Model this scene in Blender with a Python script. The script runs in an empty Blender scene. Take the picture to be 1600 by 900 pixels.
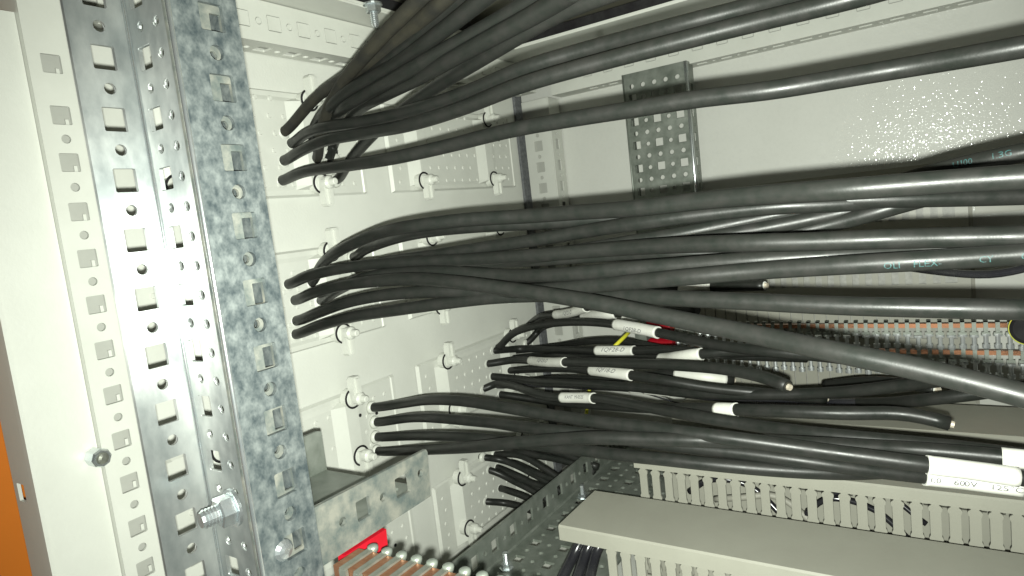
import bpy, bmesh, math, random
from mathutils import Vector, Matrix
random.seed(7)
S = 0.001                                   # all measures below are millimetres
sc = bpy.context.scene
COL = sc.collection
# ------------------------------------------------------------------ camera
YAW, PITCH, ROLL, FPX = 0.587362, -0.1080199, 0.1159469, 1016.8976
_f = Vector((-math.sin(YAW)*math.cos(PITCH), math.cos(YAW)*math.cos(PITCH), math.sin(PITCH)))
_r = Vector((math.cos(YAW), math.sin(YAW), 0)); _d = _f.cross(_r)
RT = math.cos(ROLL)*_r + math.sin(ROLL)*_d
DN = -math.sin(ROLL)*_r + math.cos(ROLL)*_d
FW = _f
cam_d = bpy.data.cameras.new('camera'); cam = bpy.data.objects.new('camera', cam_d); COL.objects.link(cam)
cam_d.sensor_width = 36; cam_d.lens = FPX/1600*36; cam_d.clip_start = 0.01; cam_d.clip_end = 50
M = Matrix.Identity(4)
for i in range(3):
    M[i][0] = RT[i]; M[i][1] = -DN[i]; M[i][2] = -FW[i]
cam.matrix_world = M
sc.camera = cam
# ------------------------------------------------------------------ world + flash
w = bpy.data.worlds.new('World'); sc.world = w; w.use_nodes = True
bg = w.node_tree.nodes['Background']; bg.inputs[0].default_value = (0.95, 1.0, 0.86, 1); bg.inputs[1].default_value = 0.03
ld = bpy.data.lights.new('camera_flash', 'SPOT'); ld.energy = 20.5; ld.shadow_soft_size = 0.0022
ld.color = (0.955, 1.0, 0.905); ld.spot_size = math.radians(126); ld.spot_blend = 1.0
lo = bpy.data.objects.new('camera_flash', ld); COL.objects.link(lo)
ML = M.copy() @ Matrix.Rotation(math.radians(-6), 4, 'Y'); ML.translation = (DN*7.2 + RT*1.5 - FW*1)*S
lo.matrix_world = ML
vs = sc.view_settings
vs.view_transform = 'Standard'; vs.look = 'None'; vs.exposure = 0.0; vs.gamma = 1.0

def ray(u, v): return FW + RT*((u-800)/FPX) + DN*((v-450)/FPX)
def PD(u, v, d): return ray(u, v)*d
def PX(u, v, X): r = ray(u, v); return r*(X/r.x)
def PY(u, v, Y): r = ray(u, v); return r*(Y/r.y)
def PZ(u, v, Z): r = ray(u, v); return r*(Z/r.z)

# ------------------------------------------------------------------ materials
def mat(name, col, rough=0.5, metal=0.0, spec=0.5, var=0.0, vscale=40, col2=None, bump=0.0, bscale=900, bdist=0.0002,
        aniso=0.0, coat=0.0, rvar=0.0, stretch=None, vcontrast=(0.35, 0.65)):
    m = bpy.data.materials.new(name); m.use_nodes = True
    nt = m.node_tree; N = nt.nodes; L = nt.links; p = N['Principled BSDF']
    p.inputs['Base Color'].default_value = (*col, 1); p.inputs['Roughness'].default_value = rough
    p.inputs['Metallic'].default_value = metal; p.inputs['Specular IOR Level'].default_value = spec
    tc = N.new('ShaderNodeTexCoord'); src = tc.outputs['Object']
    if stretch:
        mp = N.new('ShaderNodeMapping'); mp.inputs['Scale'].default_value = stretch
        L.new(src, mp.inputs[0]); src2 = mp.outputs[0]
    else: src2 = src
    if col2 is not None:
        n = N.new('ShaderNodeTexNoise'); n.inputs['Scale'].default_value = vscale; n.inputs['Detail'].default_value = 6
        n.inputs['Roughness'].default_value = 0.65
        L.new(src2, n.inputs['Vector'])
        r = N.new('ShaderNodeMapRange'); r.inputs[1].default_value = vcontrast[0]; r.inputs[2].default_value = vcontrast[1]
        L.new(n.outputs[0], r.inputs[0])
        mx = N.new('ShaderNodeMix'); mx.data_type = 'RGBA'
        mx.inputs[6].default_value = (*col, 1); mx.inputs[7].default_value = (*col2, 1)
        L.new(r.outputs[0], mx.inputs[0]); L.new(mx.outputs[2], p.inputs['Base Color'])
        if rvar:
            r2 = N.new('ShaderNodeMapRange'); r2.inputs[3].default_value = rough-rvar; r2.inputs[4].default_value = rough+rvar
            L.new(r.outputs[0], r2.inputs[0]); L.new(r2.outputs[0], p.inputs['Roughness'])
    if bump:
        b = N.new('ShaderNodeBump'); b.inputs['Strength'].default_value = bump; b.inputs['Distance'].default_value = bdist
        n2 = N.new('ShaderNodeTexNoise'); n2.inputs['Scale'].default_value = bscale; n2.inputs['Detail'].default_value = 3
        L.new(src2, n2.inputs['Vector']); L.new(n2.outputs[0], b.inputs['Height']); L.new(b.outputs[0], p.inputs['Normal'])
    if aniso:
        p.inputs['Anisotropic'].default_value = aniso
        t = N.new('ShaderNodeTangent'); t.direction_type = 'RADIAL'; t.axis = 'Z'
        L.new(t.outputs[0], p.inputs['Tangent'])
    if coat: p.inputs['Coat Weight'].default_value = coat; p.inputs['Coat Roughness'].default_value = 0.12
    return m

M_WALL = mat('grey_cabinet_paint', (0.60, 0.61, 0.56), 0.42, col2=(0.56, 0.57, 0.52), vscale=14, bump=0.35, bscale=520, bdist=0.0003)
M_WALLG = mat('glossy_textured_paint', (0.55, 0.555, 0.515), 0.5, col2=(0.52, 0.525, 0.485), vscale=14, spec=0.3)
_n = M_WALLG.node_tree.nodes; _l = M_WALLG.node_tree.links; _p = _n['Principled BSDF']
_p.inputs['Coat Weight'].default_value = 0.8; _p.inputs['Coat Roughness'].default_value = 0.05
_t = _n.new('ShaderNodeTexCoord'); _x = _n.new('ShaderNodeTexNoise'); _x.inputs['Scale'].default_value = 430; _x.inputs['Detail'].default_value = 1
_b = _n.new('ShaderNodeBump'); _b.inputs['Strength'].default_value = 1.0; _b.inputs['Distance'].default_value = 0.00034
_l.new(_t.outputs['Object'], _x.inputs['Vector']); _l.new(_x.outputs[0], _b.inputs['Height']); _l.new(_b.outputs[0], _p.inputs['Coat Normal'])
_y = _n.new('ShaderNodeTexNoise'); _y.inputs['Scale'].default_value = 330; _y.inputs['Detail'].default_value = 3   # glossy pips of the textured paint
_m = _n.new('ShaderNodeMapRange'); _m.inputs[1].default_value = 0.50; _m.inputs[2].default_value = 0.64; _m.inputs[3].default_value = 0.05; _m.inputs[4].default_value = 0.6
_l.new(_t.outputs['Object'], _y.inputs['Vector']); _l.new(_y.outputs[0], _m.inputs[0]); _l.new(_m.outputs[0], _p.inputs['Coat Weight'])
M_RAIL = mat('rail_paint', (0.57, 0.58, 0.53), 0.40, col2=(0.53, 0.54, 0.49), vscale=25, bump=0.2, bscale=700)
M_PLATE = mat('gland_plate_plastic', (0.56, 0.57, 0.52), 0.38, col2=(0.53, 0.54, 0.49), vscale=60, bump=0.1, bscale=900)
M_KNOCK = mat('knockout_shade_paint', (0.38, 0.385, 0.35), 0.5, col2=(0.35, 0.355, 0.32), vscale=60)  # rail paint darkened, so the shade behind the holes is in the colour
M_DUCT = mat('grey_beige_pvc', (0.285, 0.283, 0.238), 0.42, col2=(0.265, 0.262, 0.22), vscale=30, bump=0.15, bscale=500)
M_DUCTD = mat('pvc_inside', (0.26, 0.255, 0.215), 0.6, col2=(0.22, 0.215, 0.18), vscale=60)
M_GAS = mat('gasket_foam', (0.07, 0.073, 0.078), 0.9, col2=(0.14, 0.145, 0.15), vscale=300, bump=0.6, bscale=800)
M_CABLE = mat('black_rubber_jacket', (0.0115, 0.0135, 0.0115), 0.40, spec=0.28, col2=(0.018, 0.018, 0.0165), vscale=130, bump=0.25, bscale=1300, bdist=0.0001, rvar=0.06)
M_CABLED = mat('dusty_rubber_jacket', (0.030, 0.028, 0.020), 0.6, spec=0.3, col2=(0.015, 0.015, 0.013), vscale=70, bump=0.3, bscale=900, bdist=0.0001)
M_CABLES = mat('glossy_black_jacket', (0.012, 0.012, 0.015), 0.22, spec=0.6, col2=(0.02, 0.02, 0.022), vscale=60)
M_CORE = mat('cut_copper_core', (0.40, 0.33, 0.24), 0.5, col2=(0.55, 0.52, 0.44), vscale=1500, bump=0.8, bscale=2000, metal=0.3)
M_SLEEVE = mat('white_shrink_sleeve', (0.62, 0.62, 0.58), 0.5, col2=(0.55, 0.55, 0.50), vscale=90, bump=0.2, bscale=400)
M_INK = mat('marker_ink', (0.05, 0.05, 0.06), 0.6, col2=(0.12, 0.12, 0.13), vscale=500)
M_TEAL = mat('teal_jacket_print', (0.02, 0.10, 0.10), 0.6, col2=(0.022, 0.03, 0.03), vscale=1300)
M_GALV = mat('galvanised_steel', (0.33, 0.36, 0.36), 0.50, metal=0.80, col2=(0.56, 0.58, 0.56), vscale=38, rvar=0.07, bump=0.12, bscale=350, aniso=0.86, stretch=(1, 1, 0.55))
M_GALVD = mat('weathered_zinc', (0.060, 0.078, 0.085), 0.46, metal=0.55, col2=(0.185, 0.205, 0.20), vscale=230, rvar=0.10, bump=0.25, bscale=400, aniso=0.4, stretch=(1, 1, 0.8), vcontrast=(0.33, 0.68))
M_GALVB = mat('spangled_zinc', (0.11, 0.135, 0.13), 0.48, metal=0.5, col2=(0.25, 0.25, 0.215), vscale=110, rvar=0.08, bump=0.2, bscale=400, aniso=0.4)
M_GALVC = mat('dull_zinc', (0.15, 0.17, 0.145), 0.42, metal=0.5, col2=(0.25, 0.27, 0.24), vscale=45, rvar=0.08, bump=0.2, bscale=500)
M_SHINY = mat('bright_zinc_bolt', (0.72, 0.74, 0.74), 0.27, metal=0.9, col2=(0.60, 0.66, 0.68), vscale=120, bump=0.1, bscale=900)
M_SCREW = mat('zinc_clamp', (0.32, 0.33, 0.29), 0.36, metal=0.75, col2=(0.24, 0.25, 0.21), vscale=150)
M_SCREWB = mat('bright_rough_zinc', (0.74, 0.76, 0.76), 0.38, metal=0.8, col2=(0.62, 0.65, 0.66), vscale=120, bump=0.15, bscale=900)
M_COPPER = mat('copper_bar', (0.44, 0.22, 0.13), 0.32, metal=0.85, col2=(0.34, 0.15, 0.08), vscale=90, rvar=0.08, stretch=(0.3, 6, 1))
M_RED = mat('red_insulator_plastic', (0.34, 0.004, 0.014), 0.5, spec=0.25, col2=(0.28, 0.004, 0.010), vscale=80)
M_YEL = mat('yellow_green_wire', (0.62, 0.55, 0.03), 0.4, col2=(0.42, 0.48, 0.04), vscale=60)
M_BLACK = mat('black_rubber_ring', (0.008, 0.007, 0.008), 0.7, spec=0.2, col2=(0.02, 0.02, 0.02), vscale=100)
M_ORANGE = mat('orange_wall_paint', (0.72, 0.19, 0.004), 0.7, col2=(0.62, 0.17, 0.006), vscale=6)
M_CEIL = mat('olive_roof_panel', (0.165, 0.16, 0.12), 0.5, col2=(0.15, 0.145, 0.11), vscale=20, bump=0.2)

# ------------------------------------------------------------------ builders
WP = {}
def mesh(V, F, smooth=False):
    me = bpy.data.meshes.new('m'); me.from_pydata([tuple(Vector(v)*S) for v in V], [], F)
    me.update()
    if smooth: me.polygons.foreach_set('use_smooth', [True]*len(me.polygons))
    return me
def thing(name, label, cat, loc, group=None):
    o = bpy.data.objects.new(name, None); COL.objects.link(o); o.empty_display_size = 0.005
    o.location = Vector(loc)*S; WP[o] = Vector(loc)
    o['label'] = label; o['category'] = cat
    if group: o['group'] = group
    return o
def add(name, V, F, m, parent=None, smooth=False, origin=None, label=None):
    """world-mm geometry -> one object, child of parent (or top level)"""
    V = [Vector(v) for v in V]
    if origin is None:
        c = Vector((0, 0, 0))
        for v in V: c += v
        origin = c/max(1, len(V))
    origin = Vector(origin)
    me = mesh([v-origin for v in V], F, smooth); me.name = name; me.materials.append(m)
    o = bpy.data.objects.new(name, me); COL.objects.link(o)
    base = WP[parent] if parent else Vector((0, 0, 0))
    o.parent = parent; o.location = (origin-base)*S; WP[o] = origin
    if label: o['label'] = label
    return o
def inst(src, name, at, parent, rot=None):
    """object sharing src mesh, placed at world mm"""
    o = bpy.data.objects.new(name, src); COL.objects.link(o); o.parent = parent
    at = Vector(at); o.location = (at-(WP[parent] if parent else Vector()))*S; WP[o] = at
    if rot is not None: o.rotation_euler = rot
    return o
def tag(o, label=None, cat=None, group=None, kind=None):
    if label: o['label'] = label
    if cat: o['category'] = cat
    if group: o['group'] = group
    if kind: o['kind'] = kind
    return o
def box(x0, x1, y0, y1, z0, z1, b=0):
    V = [(x, y, z) for x in (x0, x1) for y in (y0, y1) for z in (z0, z1)]
    F = [(0, 1, 3, 2), (4, 6, 7, 5), (0, 4, 5, 1), (2, 3, 7, 6), (0, 2, 6, 4), (1, 5, 7, 3)]
    return V, F
def join(*parts):
    V = []; F = []
    for v, f in parts:
        n = len(V); V += [Vector(a) for a in v]; F += [tuple(i+n for i in q) for q in f]
    return V, F
def frame(axis):
    a = Vector(axis).normalized(); t = Vector((0, 0, 1)) if abs(a.z) < 0.9 else Vector((1, 0, 0))
    u = a.cross(t).normalized(); return u, a.cross(u).normalized(), a
def lathe(p, axis, prof, n=16, cap=True):
    """prof: list of (distance along axis, radius)"""
    u, v, a = frame(axis); p = Vector(p); V = []; F = []
    for d, r in prof:
        for k in range(n):
            t = 2*math.pi*k/n; V.append(p + a*d + (u*math.cos(t)+v*math.sin(t))*r)
    for j in range(len(prof)-1):
        for k in range(n):
            F.append((j*n+k, j*n+(k+1) % n, (j+1)*n+(k+1) % n, (j+1)*n+k))
    if cap: F.append(tuple(range(n-1, -1, -1))); F.append(tuple((len(prof)-1)*n+k for k in range(n)))
    return V, F
def cyl(p, axis, L, r, n=12): return lathe(p, axis, [(0, r), (L, r)], n)
def torus(p, axis, R, r, n=20, m=8, a0=0, a1=2*math.pi):
    u, v, a = frame(axis); p = Vector(p); V = []; F = []
    full = abs(a1-a0-2*math.pi) < 1e-6; N = n if full else n+1
    for i in range(N):
        t = a0+(a1-a0)*i/n; e = u*math.cos(t)+v*math.sin(t)
        for j in range(m):
            s = 2*math.pi*j/m; V.append(p + e*(R+r*math.cos(s)) + a*r*math.sin(s))
    for i in range(n if full else n):
        i2 = (i+1) % N
        for j in range(m): F.append((i*m+j, i2*m+j, i2*m+(j+1) % m, i*m+(j+1) % m))
    return V, F
def extr(poly, o, u, v, n, t):
    """polygon (2D) extruded along n by t, origin o, axes u v"""
    o, u, v, n = map(Vector, (o, u, v, n)); k = len(poly)
    V = [o+u*a+v*b for a, b in poly]+[o+u*a+v*b+n*t for a, b in poly]
    F = [tuple(range(k)), tuple(range(2*k-1, k-1, -1))]+[(i, k+i, k+(i+1) % k, (i+1) % k) for i in range(k)]
    return V, F
_tmp = bpy.data.collections.new('tmp')
def plate_geo(outline, holes, o, u, v, n, t):
    """flat sheet with punched holes; outline/holes in mm in the (u,v) frame. holes: ('r',x,y,w,h) or ('c',x,y,d)"""
    cu = bpy.data.curves.new('c', 'CURVE'); cu.dimensions = '2D'; cu.fill_mode = 'BOTH'; cu.extrude = t/2
    def spl(P):
        s = cu.splines.new('POLY'); s.points.add(len(P)-1)
        for q, (a, b) in zip(s.points, P): q.co = (a, b, 0, 1)
        s.use_cyclic_u = True
    spl(outline)
    for h in holes:
        if h[0] == 'r':
            _, x, y, a, b = h; c = min(a, b)*0.05
            spl([(x-a/2+c, y-b/2), (x+a/2-c, y-b/2), (x+a/2, y-b/2+c), (x+a/2, y+b/2-c), (x+a/2-c, y+b/2), (x-a/2+c, y+b/2), (x-a/2, y+b/2-c), (x-a/2, y-b/2+c)])
        else:
            _, x, y, d = h; spl([(x+d/2*math.cos(k*math.pi/6), y+d/2*math.sin(k*math.pi/6)) for k in range(12)])
    ob = bpy.data.objects.new('c', cu); COL.objects.link(ob)
    me = ob.to_mesh()
    o, u, v, n = map(Vector, (o, u, v, n))
    V = [o+u*q.co.x+v*q.co.y+n*(q.co.z-t/2) for q in me.vertices]; F = [tuple(p.vertices) for p in me.polygons]
    ob.to_mesh_clear(); bpy.data.objects.remove(ob); bpy.data.curves.remove(cu)
    return V, F
def rect(a0, a1, b0, b1): return [(a0, b0), (a1, b0), (a1, b1), (a0, b1)]
X, Y, Z = Vector((1, 0, 0)), Vector((0, 1, 0)), Vector((0, 0, 1))

# ================================================================== the cabinet shell
def struct(name, geo, m, smooth=False): return tag(add(name, *geo, m, smooth=smooth), kind='structure')
# left wall with an opening sheet behind each gland plate
struct('wall_left', box(-404, -400, 176, 646, -318, 164), M_WALL)
struct('wall_back', box(-430, 260, 716, 720, -330, 170), M_WALLG)
struct('floor', box(-404, 260, 100, 716, -322, -318), M_WALL)
ceil = box(-404, 260, 40, 716, 186, 190)
struct('ceiling', ceil, M_CEIL)
g = tag(add('orange_wall', *box(-492, -486, -400, 420, -700, 200), M_ORANGE), kind='structure')
# roof frame (flat painted ledge round the roof opening)
t = thing('roof_frame', 'pale painted ledge running round the roof opening above the punched rails', 'frame', (-373, 690, 164))
add('ledge', *box(-400, -340, 60, 716, 163, 165), M_RAIL, t)
add('ledge', *box(-340, 260, 566, 716, 163, 165), M_RAIL, t)
add('rim', *box(-342, -340.2, 60, 563.8, 161.5, 162.9), M_RAIL, t)
add('rim', *box(-340, 260, 564, 566, 161.5, 163.4), M_RAIL, t)
add('roof_gasket', *join(box(-338, 260, 564.5, 570, 165.2, 173), box(-346, -340.4, 60, 564, 165.2, 173)), M_BLACK, t)
# upper rail on the left wall
def holes_row(c0, n, pitch, y, w, h, d):
    H = []
    for k in range(n):
        H.append(('r', c0+k*pitch, y, w, h)); H.append(('c', c0+(k+0.5)*pitch, y, d))
    return H
t = thing('frame_rail', 'pale punched rail along the top of the left wall, beside the near steel profile', 'rail', (-373, 250, 148))
H = holes_row(8+1.2, 15, 25, 13.5, 11.2, 10.5, 5)
add('rail_face', *plate_geo(rect(-80, 382, 0, 27.4), H, (-373, 273, 135), Y, Z, X, 1.5), M_RAIL, t)
KO = mesh(*box(-0.6, 0.6, -5.1, 5.1, -4.75, 4.75)); KO.materials.append(M_RAIL)
for h in H:
    if h[0] == 'r': inst(KO, 'knockout', (-373.4, 273+h[1], 135+h[2]), t)
add('knockout_discs', *join(*[cyl((-374, 273+h[1], 135+h[2]), X, 1.2, 2.1, 10) for h in H if h[0] == 'c']), M_RAIL, t)['kind'] = 'stuff'
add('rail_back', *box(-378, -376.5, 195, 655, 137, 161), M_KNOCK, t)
H = [h for k in range(18) for h in (('r', 12, -75+8+k*25, 10, 10.5), ('c', 12, -75+20.5+k*25, 5))]
add('rail_underside', *plate_geo(rect(1.6, 26.9, -80, 382), H, (-400, 273, 135), X, Y, -Z, 1.5), M_RAIL, t)
add('knockout_strip', *box(-398, -376, 195, 655, 139, 140), M_WALL, t)
# upper rail on the back wall
t = thing('frame_rail', 'pale punched rail along the top of the back wall, above the perforated steel panel', 'rail', (-100, 690, 148))
H = [('r', -4.5+k*25-320, 17, 11, 11) for k in range(22)] + [('c', 8+k*25-320, 17, 5) for k in range(22)]
add('rail_face', *plate_geo(rect(-373, 220, 0, 27.6), H, (0, 690, 135), X, Z, -Y, 1.5), M_RAIL, t)
KO = mesh(*box(-5.0, 5.0, -0.6, 0.6, -5.0, 5.0)); KO.materials.append(M_RAIL)
for h in H:
    if h[0] == 'r': inst(KO, 'knockout', (h[1], 690.4, 135+h[2]), t)
add('knockout_discs', *join(*[cyl((h[1], 690, 135+h[2]), Y, 1.2, 2.0, 10) for h in H if h[0] == 'c']), M_RAIL, t)['kind'] = 'stuff'
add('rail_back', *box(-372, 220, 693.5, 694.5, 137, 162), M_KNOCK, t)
H = [('r', -4.5+k*25-320, 12, 11, 5.5) for k in range(22)] + [('c', 8+k*25-320, 12, 4) for k in range(22)]
add('rail_underside', *plate_geo(rect(-373, 220, 1.6, 25.9), H, (0, 690, 135), X, Y, -Z, 1.5), M_RAIL, t)
add('knockout_strip', *box(-372, 220, 694, 715, 139, 140), M_WALL, t)
# corner post
t = thing('frame_rail', 'pale punched corner post standing where left wall meets back wall', 'rail', (-398, 690, -318))
H = [('r', -396.5, 80-25*k, 11, 12) for k in range(-1, 16)] + [('c', -396.5, 67.5-25*k, 4.6) for k in range(-1, 16)]
add('rail_face', *plate_geo(rect(-419, -378.6, -318, 134), H, (0, 688, 0), X, Z, -Y, 1.5), M_RAIL, t)
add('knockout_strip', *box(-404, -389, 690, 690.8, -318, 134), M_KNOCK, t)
H = [('r', 12.5, 80-25*k, 8.5, 12) for k in range(-1, 16)] + [('c', 12.5, 67.5-25*k, 4) for k in range(-1, 16)]
add('rail_side', *plate_geo(rect(0.2, 26, -318, 134), H, (-377, 688, 0), Y, Z, X, 1.5), M_RAIL, t)
add('knockout_strip', *box(-382, -381, 692, 714, -318, 134), M_WALL, t)
tag(add('corner_gasket', *box(-412, -397, 646.5, 660, -318, 150), M_GAS), 'dark grey foam strip running down the corner beside the punched post', 'gasket')
# near left upright rail and the door edge panel
t = thing('frame_rail', 'bright white punched upright at the left, beside the galvanised profile', 'rail', (-373, 165, -318))
Zs = [PX(u, v, -373).z for u, v in [(77,99),(92,180),(107,254),(121,331),(135,404),(149,476),(162,547),(176,617),(190,687),(203,754),(216,822),(229,887)]]
H = [('r', 10.5, z, 9.2, 9.4) for z in Zs] + [('c', 10.8, (a+b)/2, 4.6) for a, b in zip(Zs[1:], Zs[2:])]
add('rail_face', *plate_geo(rect(0, 26, -318, 150), H, (-373, 154.3, 0), Y, Z, X, 1.6), M_RAIL, t)
add('rail_side', *box(-400, -374.7, 154.3, 156, -318, 150), M_RAIL, t)
add('rail_side', *box(-400, -374.7, 178.5, 180.3, -318, 150), M_RAIL, t)
add('knockout_strip', *box(-384, -382, 156.2, 178.3, -318, 150), M_KNOCK, t)
TB = mesh(*join(box(-3.5, -2.5, 3.0, 4.6, -4.6, -1.2), box(-3.4, -2.6, -4.7, -3.4, -4.6, 4.6))); TB.materials.append(M_RAIL)
for z in Zs: inst(TB, 'knockout_tab', (-374, 164.8, z), t)
zt = PX(10, 17, -377).z
pe = PY(67, 750, 124.5); pl = PY(26, 750, 124.5)
t = thing('door_edge', 'bright white folded sheet edge at the far left beside the orange wall', 'panel', (-377, 140, -318))
add('edge_face', *box(-379, -377, 124.5, 154.1, -330, zt), M_WALL, t)
add('edge_lip', *join(box(-379, -374.6, 122.6, 124.3, -330, zt)), M_WALL, t)
hz = PY(40, 768, 124.5)
add('edge_return', *plate_geo(rect(pl.x, -379.3, -330, 160), [('r', hz.x, hz.z, 8.5, 9.5)], (0, 124.4, 0), X, Z, Y, 1.6), M_RAIL, t)
add('edge_back', *box(pl.x+1, -379.3, 132, 133, -330, 150), M_WALL, t)
b = PX(146, 713, -377)
t = thing('rivet_nut', 'zinc plated round nut set in the white sheet at the far left', 'nut', b)
add('nut_body', *lathe(b, (1, 0, 0), [(0, 4.6), (1, 5), (9, 5), (10, 4.3)], 8), M_SHINY, t)
add('nut_bore', *lathe(b+X*10, X, [(0, 3.2), (1.2, 2.6), (1.6, 1.2)], 14), M_SCREW, t)

# ================================================================== gland plates
def clamp_meshes():
    out = {}
    for s in (1, -1):
        base = lathe((0, 0, 0), X, [(-9, 7.5), (-2, 7.0), (-1.5, 6.2)], 18)
        arm = extr([(-3.6, -4), (3.6, -4), (4.4, 9), (4.2, 15.5), (2.5, 17.5), (-2.5, 17.5), (-4.2, 15.5), (-4.4, 9)], (-2, 0, 0), Y, Z*s, X, 6.0)
        rib = extr([(-1.2, 2), (1.2, 2), (1.2, 16), (-1.2, 16)], (4, 0, 0), Y, Z*s, X, 2.2)
        out[s] = mesh(*join(base, arm, rib)); out[s].materials.append(M_PLATE)
    kn = mesh(*lathe((0, 0, 0), X, [(2, 5.2), (6.5, 5.0), (7.5, 4.0), (8, 3.2), (12.5, 2.6), (13, 1.8)], 16), smooth=False); kn.materials.append(M_PLATE)
    ring = mesh(*torus((0, 0, 0), X, 7.4, 0.8, 24, 8), smooth=True); ring.materials.append(M_BLACK)
    return out, kn, ring
CLM, KNOB, RING = clamp_meshes()
dimp = [(110.5, 33), (-6, -80.5), (-122.5, -194), (-239, -312)]
side_n = {0: 'left', 1: 'right'}
rown = ['top', 'second', 'third', 'lowest']
CZ = [(103, 41.5), (-10, -74), (-126, -172.5), (-240, -291)]
for col, (y0, y1) in enumerate(((196, 399), (428, 631))):
    for row, (z1, z0) in enumerate(dimp):
        lab = ['pale grey cable entry plate holding the topmost black cables, next to the near steel profile',
               'pale grey cable entry plate from which the middle bundle leaves, beside the near profile',
               'pale grey cable entry plate with four evenly spaced cables, behind the short steel bracket',
               'pale grey cable entry plate at the bottom left, half hidden below the short steel bracket',
               'empty pale entry plate crossed by the lone straight cable, near the wall corner',
               'empty pale entry plate mostly covered by the middle bundle, near the wall corner',
               'pale entry plate where the cables with white marker sleeves leave the wall',
               'pale entry plate low on the wall with short cables diving behind the perforated channel'][col*4+row]
        t = thing('gland_plate', lab, 'cable entry plate', (-400, (y0+y1)/2, z0), 'cable entry plates on the left wall')
        h = z1-z0
        # profile across Y, as (y offset, height above wall)
        prof = [(0, 0.2), (2, 3.0), (5, 3.0), (5.5, 1.6), (24, 1.6), (34, 8.5), (44, 8.5), (45, 4.5), (128, 4.5), (138, 10), (150, 10), (152, 3.2), (166, 2.0), (197, 2.0), (198, 3.0), (201, 3.0), (203, 0.2)]
        W = 203.0
        V = []; F = []
        edge = [(0, 0.0), (1.5, 0.5), (5, 0.55), (8, 1.0), (h-8, 1.0), (h-5, 0.55), (h-1.5, 0.5), (h, 0.0)]
        for dz, k in edge:
            for dy, x in prof:
                xx = x*k if k < 1 else x
                if k in (0.5, 0.55): xx = min(x, 3.2)
                V.append((-399.6+xx, y0+dy, z0+dz))
        n = len(prof)
        for j in range(len(edge)-1):
            for i in range(n-1):
                F.append((j*n+i, j*n+i+1, (j+1)*n+i+1, (j+1)*n+i))
        add('plate_body', V, F, M_PLATE, t)
        # moulded dimples
        D = []
        for a in range(15):
            for b_ in range(int((h-14)//12.3)+1):
                dy = 12+a*12.6+(3 if b_ % 2 else 0); dz = 9+b_*12.3
                if 22 < dy < 46 or 126 < dy < 154 or dy > 195: continue
                lvl = 4.5 if 45 < dy < 128 else (1.6 if dy < 24 else 2.2)
                D.append(lathe((-399.7+lvl, y0+dy, z0+dz), X, [(0, 2.0), (0.9, 1.5)], 8))
        tag(add('dimples', *join(*D), M_PLATE, t), kind='stuff')
        D = [cyl((-399.2+2.2, y0+dy, z0+dz), X, 0.5, 1.5, 8) for dy, dz in ((158, h-22), (176, h-26), (106, 30), (12, 20))[:2+row % 2]]
        tag(add('punched_holes', *join(*D), M_BLACK, t), kind='stuff')
        for dy in (33.5, 146):
            for s, zc in ((1, CZ[row][0]), (-1, CZ[row][1])):
                at = (-386, y0+dy, zc)
                c = inst(CLM[s], 'clamp', at, t)
                inst(KNOB, 'knob', at, c); inst(RING, 'gasket_ring', Vector(at)+Vector((-1.5, -0.8, 0)), c)

# ================================================================== cables
def crom(P, step=5.0):
    """centripetal catmull-rom through 3D points (with optional extra scalar), resampled"""
    out = []
    Q = [P[0]*2-P[1]]+P+[P[-1]*2-P[-2]]
    for i in range(1, len(Q)-2):
        p0, p1, p2, p3 = Q[i-1], Q[i], Q[i+1], Q[i+2]
        d1 = max((p1-p0).length, 1e-3)**.5; d2 = max((p2-p1).length, 1e-3)**.5; d3 = max((p3-p2).length, 1e-3)**.5
        m1 = (p1-p0)/d1 - (p2-p0)/(d1+d2) + (p2-p1)/d2; m2 = (p2-p1)/d2 - (p3-p1)/(d2+d3) + (p3-p2)/d3
        m1 *= d2; m2 *= d2
        n = max(2, int((p2-p1).length/step))
        for k in range(n):
            s = k/n; a = 2*s**3-3*s*s+1; b = s**3-2*s*s+s; c = -2*s**3+3*s*s; e = s**3-s*s
            out.append(p1*a+m1*b+p2*c+m2*e)
    out.append(P[-1]); return out
def smooth(P, it=2):
    for _ in range(it):
        P = [P[0]]+[(P[i-1]+P[i]*2+P[i+1])/4 for i in range(1, len(P)-1)]+[P[-1]]
    return P
def tube(path, r, n=14, cap=True, r_of=None):
    V = []; F = []; t0 = (path[1]-path[0]).normalized(); u, v, a = frame(t0)
    for i, p in enumerate(path):
        t = (path[min(i+1, len(path)-1)]-path[max(i-1, 0)]).normalized()
        q = t0.rotation_difference(t); u = q @ u; u = (u-t*u.dot(t)).normalized(); v = t.cross(u); t0 = t
        rr = r if r_of is None else r_of(i)
        for k in range(n):
            s = 2*math.pi*k/n; V.append(p+(u*math.cos(s)+v*math.sin(s))*rr)
    for j in range(len(path)-1):
        for k in range(n): F.append((j*n+k, j*n+(k+1) % n, (j+1)*n+(k+1) % n, (j+1)*n+k))
    if cap: F.append(tuple(range(n-1, -1, -1))); F.append(tuple((len(path)-1)*n+k for k in range(n)))
    return V, F
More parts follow.
